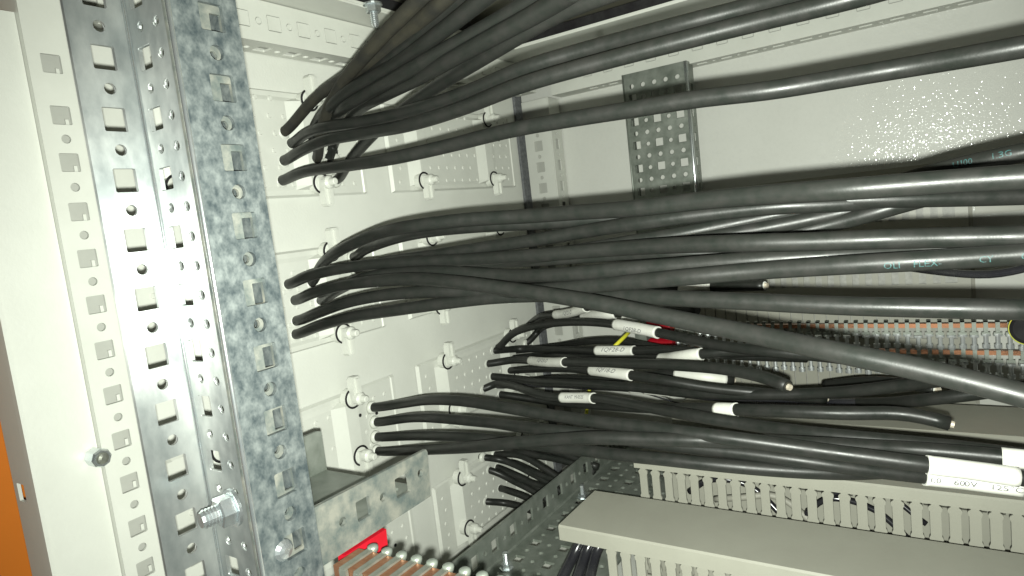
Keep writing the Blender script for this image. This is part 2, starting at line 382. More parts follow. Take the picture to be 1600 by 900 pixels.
def text_geo(s, size, shear=0.0, sx=1.0):
    cu = bpy.data.curves.new('t', 'FONT'); cu.body = s; cu.size = size; cu.shear = shear; cu.resolution_u = 2
    cu.align_x = 'CENTER'; cu.align_y = 'CENTER'
    ob = bpy.data.objects.new('t', cu); COL.objects.link(ob); me = ob.to_mesh()
    bm = bmesh.new(); bm.from_mesh(me); ob.to_mesh_clear(); bpy.data.objects.remove(ob)
    bmesh.ops.triangulate(bm, faces=bm.faces[:])
    bmesh.ops.subdivide_edges(bm, edges=[e for e in bm.edges if e.calc_length() > size*0.35], cuts=1)
    V = [(q.co.x*sx, q.co.y) for q in bm.verts]; F = [tuple(q.index for q in f.verts) for f in bm.faces]
    bm.free(); return V, F
def arclen(path):
    L = [0]
    for a, b in zip(path, path[1:]): L.append(L[-1]+(b-a).length)
    return L
def at_s(path, L, s):
    s = max(0, min(L[-1], s))
    for i in range(len(L)-1):
        if L[i+1] >= s:
            f = (s-L[i])/max(1e-6, L[i+1]-L[i]); return path[i].lerp(path[i+1], f), (path[i+1]-path[i]).normalized()
    return path[-1], (path[-1]-path[-2]).normalized()
def s_at_u(path, L, u):
    """arc length where the path passes nearest image column u"""
    best = (1e9, 0)
    for p, l in zip(path, L):
        d = p.dot(FW)
        if d < 20: continue
        q = 800+FPX*p.dot(RT)/d
        if abs(q-u) < best[0]: best = (abs(q-u), l)
    return best[1]
def write_on(path, L, s0, r, txt, size, m, parent, shear=0.0, sx=1.0, up=0.0, name='lettering'):
    c, t = at_s(path, L, s0)
    if t.dot(RT) < 0: sg = -1
    else: sg = 1
    V2, F = text_geo(txt, size, shear, sx); V = []
    for x, y in V2:
        p, t = at_s(path, L, s0+sg*x); t = t*sg
        e = (-p); e = (e-t*e.dot(t)).normalized(); w_ = (-DN); w_ = (w_-t*w_.dot(t)-e*w_.dot(e)).normalized()
        a = (y+up)/r; V.append(p+(e*math.cos(a)+w_*math.sin(a))*(r+0.12))
    return add(name, V, F, m, parent)
CABLES = {}
def cable(pts, label, group=None, d=7.5, wallX=-396, m=None, end=False, sleeves=(), prints=(), name='black_cable', n=14, cat='cable', start_cut=False):
    P = []; k = len(pts)
    # collect known widths, interpolate missing ones along image distance
    known = []; cum = 0; prev = None; cs = []
    for i, q in enumerate(pts):
        if prev is not None: cum += math.hypot(q[0]-prev[0], q[1]-prev[1])
        prev = q; cs.append(cum)
        if i == 0 and wallX is not None:
            dep = PX(q[0], q[1], wallX).dot(FW); known.append((cum, FPX*d/dep))
        elif len(q) > 2: known.append((cum, q[2]*(1.136-0.136*min(1, max(0, (q[2]-16)/14)) if d == 7.5 else 1.0)))
    def wid(c):
        if c <= known[0][0]: return known[0][1]
        for (a, x), (b, y) in zip(known, known[1:]):
            if a <= c <= b: return x+(y-x)*(c-a)/max(1e-6, b-a)
        return known[-1][1]
    for i, q in enumerate(pts):
        if i == 0 and wallX is not None:
            p = PX(q[0], q[1], wallX); P += [p-X*10, p]
        else: P.append(PD(q[0], q[1], FPX*d/wid(cs[i])))
    path = smooth(crom(P), 3); L = arclen(path)
    V, F = tube(path, d/2, n)
    m = m or M_CABLE
    o = add(name, V, F, m, smooth=True, origin=path[0]); tag(o, label, cat, group)
    o.data.polygons[-1].use_smooth = False
    if end:
        t = (path[-1]-path[-2]).normalized()
        add('insulation', *lathe(path[-1]-t*0.3, t, [(0, d/2*0.80), (0.7, d/2*0.74)], 14), M_SLEEVE if end == 2 else M_CABLED, o)
        add('cut_core', *lathe(path[-1]+t*0.4, t, [(0, d/2*0.52), (1.6, d/2*0.46)], 9), M_CORE, o)
    for sl in sleeves:
        ua, ub, txt = sl[0], sl[1], sl[2]; rr = d/2+(sl[3] if len(sl) > 3 else 0.45)
        a, b = sorted((s_at_u(path, L, ua), s_at_u(path, L, ub)))
        nn = max(4, int((b-a)/2)); sp = [at_s(path, L, a+(b-a)*i/nn)[0] for i in range(nn+1)]
        so = add('marker_sleeve', *tube(sp, rr, 18, cap=True, r_of=lambda i, rr=rr, nn=nn: rr*(1.0+0.012*math.sin(i*0.6)) if 0 < i < nn else rr*1.02), M_SLEEVE, o, smooth=True)
        for pg in so.data.polygons[-2:]: pg.use_smooth = False
        if txt:
            sz = sl[4] if len(sl) > 4 else 3.0
            write_on(path, L, (a+b)/2, rr+0.12, txt, sz, M_INK, so, shear=sl[5] if len(sl) > 5 else 0.35, sx=sl[6] if len(sl) > 6 else 1.0, up=sl[7] if len(sl) > 7 else 0.5)
    for u0, txt, sz, up in prints:
        write_on(path, L, s_at_u(path, L, u0), d/2, txt, sz, M_TEAL, o, up=up, name='jacket_print')
    CABLES[label] = (path, L)
    return o
GA = 'cables of the upper bundle'; GB = 'cables of the middle bundle'; GC = 'cables with white marker sleeves'; GD = 'four evenly spaced lower cables'; GE = 'short cables behind the perforated channel'
# upper bundle
cable([(492,252),(500,215,15),(512,172,16),(535,130,17),(566,92,19),(600,54,21),(636,18,23),(672,-18,25)], 'uppermost black cable of the top bundle, arching along its upper left edge', GA, m=M_CABLED)
cable([(443,208),(490,156,15),(540,121,17),(592,86,19),(640,48,21),(690,4,24),(730,-34,26)], 'black cable leaving the wall highest and nearest the steel profile, rising steeply', GA, m=M_CABLED)
cable([(510,262),(518,215,13),(535,168,15),(562,134,17),(603,98,19),(652,58,21),(712,6,24),(752,-28,26)], 'black cable in the top bundle just under its two uppermost cables', GA)
cable([(497,250),(488,214,14),(497,190,15),(513,170,16),(537,148,17),(567,128,18),(620,100,20),(673,62,23),(713,32,25),(748,4,27),(785,-26,29)], 'black cable curving up through the middle of the top bundle, above a dark gap', GA)
cable([(524,250),(515,215,13),(520,188,15),(542,165,17),(579,143,18),(636,112,21),(690,81,23),(740,54,25),(786,28,27),(830,2,29),(868,-24,31)], 'black cable in the lower middle of the top bundle, just below the dark gap', GA)
cable([(512,258),(520,230,13),(543,192,15),(562,170,16),(600,149,18),(656,121,21),(711,90,24),(768,59,27),(825,29,30),(870,3,32),(905,-20,34)], 'second thick black cable up from the lower edge of the top bundle', GA)
cable([(526,282),(545,254,14),(572,222,15),(602,192,16),(642,163,18),(690,130,20),(740,99,23),(790,68,26),(828,45,28),(872,20,30),(930,-4,32),(980,-22,33)], 'thick black cable forming the lower right edge of the top bundle', GA)
cable([(455,225),(481,207,15),(518,197,16),(579,188,17),(660,168,19),(740,140,21),(820,106,23),(900,82,24),(962,65,25),(1057,40,27),(1176,10,29),(1260,-12,31),(1360,-44,33)], 'upper of two touching cables that run together towards the top right', GA)
cable([(443,252),(470,236,15),(510,219,16),(570,208,17),(640,195,19),(720,170,21),(820,131,24),(939,97,26),(1057,66,28),(1176,36,30),(1300,6,32),(1370,-12,33),(1460,-40,34)], 'lower of two touching cables that run together towards the top right', GA)
cable([(440,283),(470,270,15),(540,259,17),(620,246,19),(700,228,20),(800,203,22),(900,185,24),(1000,169,26),(1100,153,28),(1200,142,30),(1300,125,31),(1400,108,32),(1500,91,34),(1600,73,36),(1720,50,38)], 'lone straight black cable crossing the back wall above the middle bundle', GA)
# middle bundle
cable([(487,445),(496,425,14),(515,402,15),(545,384,16),(590,365,17),(640,354,19),(730,343,20),(820,338,21),(910,331,23),(1000,325,26),(1100,313,29),(1200,304,32),(1320,296,35),(1450,286,37),(1600,276,40),(1720,270,42)], 'topmost thick cable of the middle bundle, arching over an entry plate clamp', GB)
cable([(552,402),(575,388,14),(640,367,16),(730,355,18),(830,349,19),(930,343,20),(1030,334,21),(1130,324,23),(1250,316,25),(1400,311,27),(1500,309,28),(1600,306,29),(1700,303,30)], 'darker cable tucked directly beneath the topmost cable of the middle bundle', GB)
cable([(556,420),(605,408,15),(700,395,17),(775,384,18),(842,374,19),(910,362,20),(1000,348,22),(1072,338,23),(1150,329,24),(1219,322,25),(1320,318,26),(1450,304,27),(1600,296,28)], 'cable rising gently between the two topmost thick cables of the middle bundle', GB)
cable([(450,445),(480,432,15),(520,422,15.5),(580,413,16),(660,409,17),(740,405,18),(850,398,20),(960,389,22),(1060,383,25),(1160,380,28),(1260,378,30),(1400,373,32),(1500,371,33),(1600,369,35),(1720,367,36)], 'long level cable with a bright highlight in the centre of the middle bundle', GB)
cable([(560,440),(640,425,15),(750,412,17),(865,404,19),(960,398,20),(1050,396,22),(1140,392,23),(1250,387,25),(1400,384,27),(1600,392,30)], 'cable half hidden below the long level cable of the middle bundle', GB)
cable([(500,470),(530,452,15),(570,434,16),(620,426,16.5),(700,425,18),(780,430,19),(865,430,21),(960,422,23),(1072,414,25),(1185,406,27),(1320,398,29),(1413,392,31),(1513,384,33),(1600,377,34),(1720,368,36)], 'cable running just above the one with teal lettering in the middle bundle', GB)
cable([(462,502),(500,488,15),(540,473,16),(600,461,17),(680,455,18),(780,456,19),(865,452,21),(960,443,23),(1072,433,26),(1185,423,28),(1320,414,31),(1447,407,33),(1600,397,35),(1720,388,37)], 'cable with a long teal printed legend along its lower side', GB, prints=[(1395, 'OLI', 3.4, -1.3), (1445, 'FLEX-', 3.4, -1.2), (1530, 'CY', 3.2, -1.0), (1590, 'CE', 3.2, -0.8)])
cable([(461,523),(500,509,15),(556,494,16),(622,484,17),(700,473,18),(780,464,19),(870,461,20),(960,462,22),(1050,466,24),(1140,470,26),(1320,478,30),(1450,481,32),(1600,484,34),(1720,485,35)], 'lowest level cable of the middle bundle, passing above the busbar screws', GB)
cable([(460,470),(489,458,15),(533,446,16),(578,440,17),(640,436,18),(730,443,20),(797,452,21),(865,462,22.5),(932,473,24),(1000,487,25.5),(1100,507,28),(1200,527,31),(1300,549,34),(1400,569,36),(1500,592,38),(1600,618,40),(1720,652,42)], 'thick cable that leaves the middle bundle and slants down to the right', GB)
cable([(640,420,16),(780,408,18),(900,392,20),(985,378,21),(1061,366,22),(1162,346,23),(1241,330,24),(1320,311,25),(1400,287,27),(1480,263,28),(1540,250,30),(1600,238,31),(1720,212,33)], 'cable climbing out over the middle bundle, teal print at the right', GB, wallX=None, prints=[(1513, 'U100', 3.3, 0.8), (1572, '1.3G', 3.3, 0.8)])
cable([(700,415,16),(850,404,18),(960,392,20),(1060,378,22),(1151,364,23),(1230,350,24),(1320,331,25),(1400,312,26),(1500,296,27),(1620,285,28)], 'upper of the two slanting cables crossing the gap left of the slotted panel', GB, wallX=None)
cable([(860,405,18),(980,395,20),(1100,384,22),(1180,377,23),(1250,362,24),(1320,345,25),(1363,333,26),(1447,309,27),(1540,290,28),(1640,280,29)], 'lower of the two slanting cables crossing the gap left of the slotted panel', GB, wallX=None)
cable([(1330,408,9),(1380,412,10),(1430,420,11),(1493,427,12),(1547,430,12.5),(1600,420,13),(1700,390,14)], 'thin shiny black wire drooping below the teal printed cable at the right', None, d=4.2, wallX=None, m=M_CABLES)
cable([(690,455,12),(800,448,13),(900,446,13),(1000,447,14),(1100,449,14),(1195,446,15)], 'cut off black cable ending beneath the middle bundle, white sleeve left of its end', GC, wallX=None, end=2, sleeves=[(1055, 1112, '')])
cable([(840,462,12),(930,458,13),(1020,456,13),(1080,452,13),(1123,446,14)], 'second cut off cable end peeping out under the middle bundle', GC, wallX=None, end=2)
# sleeved cables
cable([(812,520),(828,506,9),(850,494,10),(890,489,11),(930,476,12),(980,466,13),(1080,462,14),(1160,468,15)], 'uppermost arching cable with a slanting handwritten white sleeve near the corner post', GC, sleeves=[(869, 915, '1QF21-D', 0.6, 5.4)])
cable([(822,538),(840,518,9),(862,506,10),(892,500,10.5),(912,494,11),(960,490,12),(1010,486,12),(1090,484,13)], 'cable with a blank white sleeve directly under the thick slanting cable', GC, sleeves=[(911, 962, '', 0.6), (966, 975, '', 0.8)])
cable([(776,546),(797,524,10),(828,511,10.5),(875,504,11),(937,504,12),(996,513,13),(1062,527,14),(1125,540,15),(1200,549,16),(1300,558,17),(1400,572,18),(1520,600,20)], 'arching cable with a long white sleeve passing in front of the red insulator', GC, sleeves=[(964, 1027, '1QF28-D', 0.9, 4.6, 0.35, 1.2, -2.2)])
cable([(800,548),(866,541,9),(922,533,10),(969,532,10.5),(1010,540,11),(1060,549,11.5),(1150,556,12),(1260,560,12)], 'shallow arched unmarked cable seen behind the yellow wire', GC)
cable([(769,548),(812,545,9.5),(859,546,10),(937,548,11.5),(992,548,12),(1060,547,13),(1110,552,14),(1210,549,15),(1300,556,16),(1420,575,18)], 'level cable with white sleeve handwritten 1QF28-D', GC, sleeves=[(931, 991, '1QF28-D', 0.7, 5.2, 0.35, 1.2, 0.9)])
cable([(790,561),(830,557,9.5),(900,559,11),(970,562,12),(1033,561,13),(1065,557,14),(1097,553,14.5),(1160,548,15),(1250,553,16),(1350,562,17),(1470,590,18)], 'cable whose blank white sleeve is largest, under the red insulator', GC, sleeves=[(1033, 1097, '', 0.7)])
cable([(760,569),(797,563,10),(857,566,11.5),(922,566,13),(984,568,14),(1060,571,15.5),(1135,577,17),(1185,587,18),(1212,595,18.5),(1231,604,19)], 'cable marked 1QF23-D whose curved cut end points down at the right', GC, end=1, sleeves=[(831, 883, '1QF23-D', 0.5, 4.8, 0.35, 1.35, 1.2)])
cable([(792,579),(828,577,10),(890,576,11.5),(955,582,13),(1031,593,14),(1110,606,14.5),(1200,615,15),(1289,623,15)], 'cable with white sleeve handwritten 1QF18-D', GC, end=1, sleeves=[(925, 986, '1QF18-D', 0.6, 5.0, 0.35, 1.25, 1.2)])
cable([(797,598),(860,592,10),(930,592,11),(1000,588,12),(1057,584,12.5),(1100,589,13),(1145,594,13)], 'short cable ending in a small cut core, open white sleeve just before it', GC, end=1, sleeves=[(1056, 1130, '', 0.5)])
cable([(767,588),(797,591,10),(844,597,11),(906,599,12),(1000,606,13),(1078,614,14),(1185,617,15),(1290,614,16),(1345,610,17),(1411,602,18),(1500,590,20)], 'unmarked cable among the sleeved ones, lifting to pass behind the slanting cable', GC)
cable([(775,602),(850,600,10),(920,603,11),(984,606,12),(1047,612,12.5),(1120,620,13),(1235,630,14),(1333,631,15),(1407,632,15.5)], 'dark cable with a bare square cut end above the long duct lid', GC, end=2, m=M_CABLES, sleeves=[(984, 1047, '', 0.6)])
cable([(753,610),(769,601,10),(797,602,10.5),(830,612,11.5),(859,620,12),(928,622,13),(969,628,14),(1031,640,15.5),(1085,650,17),(1160,662,18),(1260,676,20),(1400,690,22),(1500,700,23),(1640,718,25)], 'cable with printed white sleeve reading KANT, lowest of the sleeved ones', GC, sleeves=[(881, 930, 'KANT  M-0525', 0.55, 4.0, 0, 0.9, 0.4)])
cable([(780,616),(860,628,10),(940,634,12),(1020,638,14),(1061,638,15),(1150,640,17),(1240,643,18.5),(1330,646,19.5),(1400,645,20),(1440,650,20.5),(1484,662,21)], 'thick cable bending down to a frayed cut end at the far right', GC, end=1, sleeves=[(1118, 1150, '', 0.4)])
cable([(1300,628,14),(1380,630,16),(1450,624,18),(1520,616,19),(1600,604,20),(1700,590,21)], 'dark cable emerging under the thick slanting cable at the right edge', GC, wallX=None)
cable([(1290,602,13),(1350,596,14),(1410,599,15),(1464,609,16)], 'cut off cable end with whitish tip under the thick slanting cable', GC, wallX=None, end=2)
cable([(1000,612,2.6),(1060,630,2.6),(1120,646,2.6),(1165,660,2.7),(1206,676,2.8)], 'thin loose black wire hanging in front of the sleeved cables', None, d=1.4, wallX=None, m=M_CABLES, n=8)
# four evenly spaced cables
cable([(582,637),(626,631,13),(670,625,14),(726,627,15),(790,637,16),(870,650,17),(925,658,18),(1010,668,19.5),(1095,679,21),(1180,690,22),(1280,704,23),(1364,715,24),(1446,726,25),(1520,735,25.5),(1592,746,26),(1720,763,28)], 'topmost of the four evenly spaced lower cables, long blank white sleeve at right', GD, sleeves=[(1446, 1591, '', 0.5)])
cable([(587,660),(637,653,13),(681,653,14),(726,657,14.5),(770,661,15),(814,667,16),(870,673,17),(925,679,17.5),(1010,691,18.5),(1095,701,19.5),(1180,710,20.5),(1271,722,21.5),(1340,732,22),(1425,742,22.5),(1520,752,23),(1600,762,24),(1720,778,25)], 'second of the four evenly spaced lower cables, white sleeve reading 600V 125', GD, sleeves=[(1447, 1592, '3.0    600V    125°C', 0.7, 3.6, 0, 1.35, -1.6)])
cable([(588,683),(637,681,13),(681,681,14),(748,685,15),(810,692,15.5),(870,699,16.5),(904,703,17),(967,711,18),(1031,717,19),(1116,726,20),(1240,736,21),(1333,739,21.5),(1421,735,21),(1500,742,21),(1600,757,21.5),(1720,775,22)], 'third of the four evenly spaced lower cables, dipping lowest over the slotted duct', GD, sleeves=[(1421, 1462, '2.0', 0.8, 4.2, 0.4)])
cable([(590,705),(637,704,13.5),(703,701,15),(748,698,16),(792,693,17),(870,687,18),(925,684,19),(1010,686,20),(1095,688,21),(1180,690,21.5),(1271,694,22),(1350,698,22.5),(1427,702,23),(1500,708,24),(1564,714,25),(1640,722,26),(1720,731,27)], 'bottom of the four evenly spaced lower cables, crossing up over its neighbours', GD, sleeves=[(1563, 1690, '°C', 0.6, 4.2)])
# bottom bundle going behind the channel
_e = [
 ([(757,715),(772,716,10.60),(790,720,10.66),(817,732,10.82),(843,746,10.98),(866,760,11.12),(895,785,11.29)], 'short cable leaving the lowest plate highest and arching down behind the channel'),
 ([(775,711),(792,709,10.67),(817,712,10.82),(843,727,10.98),(872,746,11.15),(900,768,11.32)], 'short cable arching just over its neighbour behind the perforated channel'),
 ([(790,708),(812,704,10.79),(835,711,10.93),(865,716,11.11),(897,724,11.30),(930,738,11.50)], 'slimmer arched cable of the lower group with a pale highlight'),
 ([(820,704),(845,701,10.99),(868,705,11.13),(903,717,11.34),(935,730,11.53)], 'slimmer arched cable furthest from the entry plate, touching the lower cables'),
 ([(765,734),(783,741,10.62),(803,752,10.74),(830,765,10.90),(860,785,11.08)], 'short stub cable fanning out just below the arched ones'),
 ([(787,736),(810,747,10.78),(837,757,10.94),(868,766,11.13),(900,790,11.32)], 'straight slanting short cable in the middle of the lower fan'),
 ([(783,763),(798,768,10.71),(822,776,10.85),(850,792,11.02)], 'short cable second from the bottom of the lower fan'),
 ([(760,784),(785,785,10.63),(812,791,10.79),(845,803,10.99)], 'lowest short cable, leaving the wall horizontally beside the channel edge'),
 ([(778,730),(795,738,10.69),(822,750,10.85),(850,768,11.02)], 'short cable hidden among the fan behind the perforated channel'),
 ([(800,722),(825,733,10.87),(850,745,11.02),(885,752,11.23)], 'small cable glimpsed between the arched cables and the channel'),
]
for p, l in _e: cable(p, l, GE, d=7.0, wallX=-394)
PL = [o for o in COL.objects if o.name.startswith('gland_plate')]
for (path, L_) in list(CABLES.values()):
    p = path[1]
    if p.x > -385: continue
    best = min(PL, key=lambda o: (WP[o]-p+Vector((0, 0, 39))).length)
    add('membrane', *lathe((-396.5, p.y, p.z), X, [(-1, 5.6), (0.6, 5.2), (1.6, 4.5), (2.0, 3.9)], 16), M_PLATE, best, smooth=True)
# three glossy vertical cables under the near lid
for i, (u0, u1) in enumerate(((899, 880), (916, 903), (932, 922))):
    a = PY(u0+12, 838, 372+i*2); c = PY(u0, 862, 366+i*2); e = PY(u1, 900, 350+i*2); f2 = e+(e-c)*1.5
    path = crom([a, c, e, f2], 4)
    o = add('black_cable', *tube(path, 3.7, 14), M_CABLES, smooth=True, origin=path[0])
    tag(o, ['leftmost of three glossy black cables dropping from under the near duct lid', 'middle of three glossy black cables dropping from under the near duct lid', 'rightmost of three glossy black cables beside the first duct finger'][i], 'cable', 'glossy cables under the near lid')
# yellow green wire and the ring at the right edge
cable([(1012,497,5),(990,512,5.5),(975,527,6),(945,556,6),(927,580,5.5),(922,600,5.5),(918,630,5.5),(915,660,5.5)], 'yellow green earth wire running down behind the sleeved cables', None, d=3.6, wallX=None, m=M_YEL, n=10, name='earth_wire', cat='wire')
rc = PD(1607, 514, 470)
t = thing('cable_grommet', 'dark round grommet with yellow green wire at the right edge', 'grommet', rc)
add('grommet_body', *lathe(rc, -ray(1607, 514), [(0, 11), (5, 11), (6, 9)], 24), M_BLACK, t)
add('wire_loop', *torus(rc, -ray(1607, 514), 11.5, 0.4, 28, 6), M_YEL, t, smooth=True)

# ================================================================== near galvanised profile
P0 = Vector((-282, 156.5, 0)); uF = Vector((1, 0, 0)); WF2 = 48.0
nF2 = Vector((0, -1, 0))          # towards the camera
t = thing('mounting_profile', 'tall galvanised steel profile with square and round holes, standing at the left', 'steel profile', (-250, 145, -260))
F1 = [(158,88),(174,186),(193,281),(209,377),(226,466),(243,557),(259,640),(275,730),(290,818)]
z1s = [PX(u, v, -282).z for u, v in F1]; z0 = sum(z+25.0*i*0.998 for i, z in enumerate(z1s))/len(z1s)
zz = [z0-25.0*k for k in range(-3, 13)]
H = [('r', 12.0, z, 9.2, 9.8) for z in zz]+[('c', 12.2, z-12.5, 4.8) for z in zz]
V, F = plate_geo(rect(0, 24, -240, 190), H, (-282, 132.5, 0), Y, Z, X, 1.8)
add('outer_face', V, F, M_GALV, t)
H = []
for z in zz:
    H += [('r', 9.0, z-0.5, 9.2, 9.6), ('c', 9.0, z-13, 4.4), ('c', 20.9, z-13.6, 4.4), ('c', 20.9, z-1.1, 4.4), ('r', 33.6, z-1, 9.2, 9.6)]
V, F = plate_geo(rect(0.4, WF2, -240, 190), H, P0, uF, Z, nF2, 1.8)
add('middle_face', V, F, M_GALV, t)
z3s = [PX(u, v, -215).z for u, v in [(333,130),(355,240),(375,352),(391,460),(408,562),(424,668)]]; z0 = sum(z+25.0*i for i, z in enumerate(z3s))/6
zz3 = [z0-25.0*k for k in range(-3, 9)]
H = [('r', 15.5, z, 9.5, 9.8) for z in zz3]+[('c', 15.2, z-12.5, 5.6) for z in zz3]
H = [h for h in H if h[2] < 180]
V, F = plate_geo(rect(0, 26.4, -240, 190), H, (-215, 134.6, 0), Y, Z, X, 1.8)
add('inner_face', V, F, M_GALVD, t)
H = [('r', 19.8, z-1.0, 4.6, 8) for z in zz3]+[('c', 12.6, z-1.0, 2.4) for z in zz3]+[('c', 16.5, z-12.5, 3.4) for z in zz3]
V, F = plate_geo(rect(1, 26, -240, 190), H, (-219.4, 134.6, 0), Y, Z, X, 1.4)
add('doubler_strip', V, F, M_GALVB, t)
add('edge_highlight', *lathe((-216.0, 134.9, -240), Z, [(0, 1.05), (430, 1.05)], 12), M_SHINY, t, smooth=True)  # bright rod added to draw the highlight along the convex edge
add('edge_highlight', *lathe((-281.6, 156.0, -240), Z, [(0, 0.9), (430, 0.9)], 12), M_SHINY, t, smooth=True)  # second added rod, draws the bright line in the fold
add('edge_fold', *box(-232, -216.9, 159.1, 161, -240, 190), M_GALVD, t)
# the big bolt on the middle face
r = ray(366, 792); n_ = Vector((-0.16, -0.987, 0)); tt = n_.dot(P0)/n_.dot(r); b = r*tt
t = thing('hex_bolt', 'bright zinc hex nut and bolt end sticking out of the near steel profile', 'bolt', b)
add('washer', *lathe(b, n_, [(0, 8.2), (1.4, 8.2)], 28), M_SHINY, t)
add('hex_nut', *lathe(b+n_*1.4, n_, [(0, 6.0), (0.5, 6.8), (5.4, 6.8), (6, 6.0)], 6), M_SHINY, t)
add('bolt_thread', *lathe(b+n_*7.4, n_, [(0, 3.9)]+[(0.35+0.7*k, 4.1 if k % 2 else 3.6) for k in range(9)]+[(7.0, 3.2)], 18), M_SHINY, t)
b = PX(444, 860, -215)
t = thing('hex_bolt', 'round headed zinc bolt seen through a square hole low on the near profile', 'bolt', b)
add('bolt_head', *lathe(b-X*1.7, X, [(0, 4.2), (1.6, 4.2), (3.0, 3.0), (3.6, 1.2)], 14), M_SHINY, t)
# short U bracket
t = thing('support_bracket', 'short spangled steel channel bracket reaching back from the near profile', 'bracket', (-254, 195, -132))
H = [('r', 211.5, -118.8, 9.5, 9.5), ('c', 198.2, -118.8, 4), ('c', 224.2, -118, 4), ('r', 186.1, -118.8, 8, 9), ('c', 174, -119, 4)]
add('front_flange', *plate_geo([(161.2, -107), (230.4, -108.3), (231.2, -110), (229.4, -132), (161.2, -132)], H, (-215, 0, 0), Y, Z, X, 2), M_GALVB, t)
H = [('r', 250-293+0, 0, 1, 1)]
V, F = plate_geo(rect(-291.8, -217.2, 163, 230), [('r', -272, 184, 13, 9), ('r', -246, 210, 9, 9), ('c', -258, 197, 5), ('c', -232, 222, 5)], (0, 0, -130), X, Y, -Z, 2)
add('bracket_web', V, F, M_GALVC, t)
H = [('r', 190, -119, 9, 10), ('c', 215, -118, 5.5), ('c', 202, -119, 4)]
add('back_flange', *plate_geo([(163, -131.5), (231, -131.5), (231, -106), (228, -105), (163, -105)], H, (-292, 0, 0), Y, Z, X, 2), M_GALVC, t)
# ================================================================== copper bars
CLAMP = mesh(*join(box(-1.5, 1.5, -8.6, 8.6, 0.05, 1.0), box(-1.9, 1.9, -8.7, -7.2, -9, 0.05), box(-1.9, 1.9, 7.2, 8.7, -4, 0.05))); CLAMP.materials.append(M_SCREW)
SCR_N = mesh(*join(lathe((0, 8.6, 0.4), Z, [(-1, 2.2), (0.4, 2.4), (1.2, 2.2), (1.7, 1.2)], 12)), smooth=True); SCR_N.materials.append(M_GALVC)
t = thing('copper_busbar', 'near copper bar with zinc terminal clamps at the bottom edge of the picture', 'busbar', (-150, 168, -132))
add('copper_bar', *box(-210, -20, 162, 176, -142, -131), M_COPPER, t)
for k in range(22):
    c = inst(CLAMP, 'terminal_clamp', (-203+8.1*k, 169, -131), t)
    inst(SCR_N, 'clamp_screw', (-203+8.1*k, 169, -131), c)
CABLES_NEAR = None
tag(add('bar_holder', *join(extr([(172, -133), (196.5, -133), (195.5, -149), (172, -149)], (-219, 0, 0), Y, Z, X, 5), box(-216, -208, 160, 172, -150, -142.5)), M_RED), 'red plastic holder under the short bracket, carrying the near copper bar', 'insulator')
# rear bars
ZB = (-133, -156)
REAR = mesh(*join(box(-1.5, 1.5, -3.2, -1.8, -5.5, 4.5), box(-1.5, 1.5, -3.2, 3, 3.2, 4.5), box(-2.9, 2.9, -4.6, -3.0, -7.5, -5.0))); REAR.materials.append(M_GALVC)
SCR = mesh(*lathe((0, -2.2, -6), -Z, [(0, 3.0), (1.2, 3.4), (2.2, 3.4), (2.3, 1.7), (9, 1.7), (9.1, 2.8), (12.5, 2.8)], 10)); SCR.materials.append(M_SCREWB)
for i, zb in enumerate(ZB):
    x0, x1 = -240, 95
    t = thing('copper_busbar', ['upper of two rear copper bars, screws hanging over the slotted panel', 'lower of two rear copper bars, partly behind the thick slanting cable'][i], 'busbar', (-70, 650, zb), 'rear busbars')
    add('copper_bar', *box(x0, x1, 648.2, 653, zb-1.8, zb+1.8), M_COPPER, t)
    for k in range(int((68-x0)//7.9)):
        at = (x0+8+7.9*k, 650, zb); c = inst(REAR, 'terminal_clamp', at, t)
        inst(SCR, 'clamp_screw', Vector(at)+Vector((0, 0, -random.uniform(0, 2.5))), c)
t = thing('bar_support', 'red plastic insulator gripping the left ends of the rear copper bars', 'insulator', (-249, 650, -144))
for zb in (-133, -152.5): add('support_lobe', *lathe((-263, 646, zb), X, [(0, 7), (2, 8.2), (25, 8.2), (27, 7)], 16), M_RED, t)
add('support_foot', *box(-276, -263.2, 640, 676, -162, -126), M_GALVC, t)

# ================================================================== perforated steel
def perf(nc, rows, off, pitch=12.5):
    H = []
    for a in range(nc):
        for b_ in range(rows):
            x = off[0]+a*pitch; y = off[1]-b_*pitch
            if b_ % 2: H.append(('r', x, y, 8.4, 8.4) if a % 2 == 0 else ('c', x, y, 4.8))
            else: H.append(('c', x, y, 5.2))
    return H
t = thing('perforated_panel', 'upright perforated steel mounting section hanging on the back wall', 'steel panel', (-245, 680, -80))
V, F = plate_geo(rect(-278.5, -211, -82, 137), perf(5, 17, (-269.6, 123.2)), (0, 680, 0), X, Z, -Y, 1.6)
add('panel_face', V, F, M_GALVC, t)
add('rolled_edge', *lathe((-210.4, 681.4, -82), Z, [(0, 2.0), (219, 2.0)], 12), M_SHINY, t, smooth=True)
H = [('r', 9, 110.7-25*k, 7, 9) for k in range(8)]+[('c', 9, 98.2-25*k, 4) for k in range(7)]
add('panel_flange', *plate_geo(rect(1.8, 18, -82, 137), H, (-208.6, 682, 0), Y, Z, X, 1.5), M_GALVC, t)
add('panel_flange', *plate_geo(rect(1.8, 18, -82, 137), H, (-278, 682, 0), Y, Z, X, 1.5), M_GALVC, t)
add('rolled_edge', *lathe((-278.9, 680.4, -82), Z, [(0, 1.1), (219, 1.1)], 10), M_GALVC, t, smooth=True)
t = thing('chassis_channel', 'dull perforated steel channel lying along the cabinet floor beside the ducts', 'steel channel', (-245, 430, -252))
H = []
for k in range(-2, 12):
    y = 373+25*k-0
    if 252 < y < 600: H.append(('r', y-10, -239, 8.6, 10))
    if 255 < y+12.5 < 600: H.append(('c', y+2.5, -239, 4))
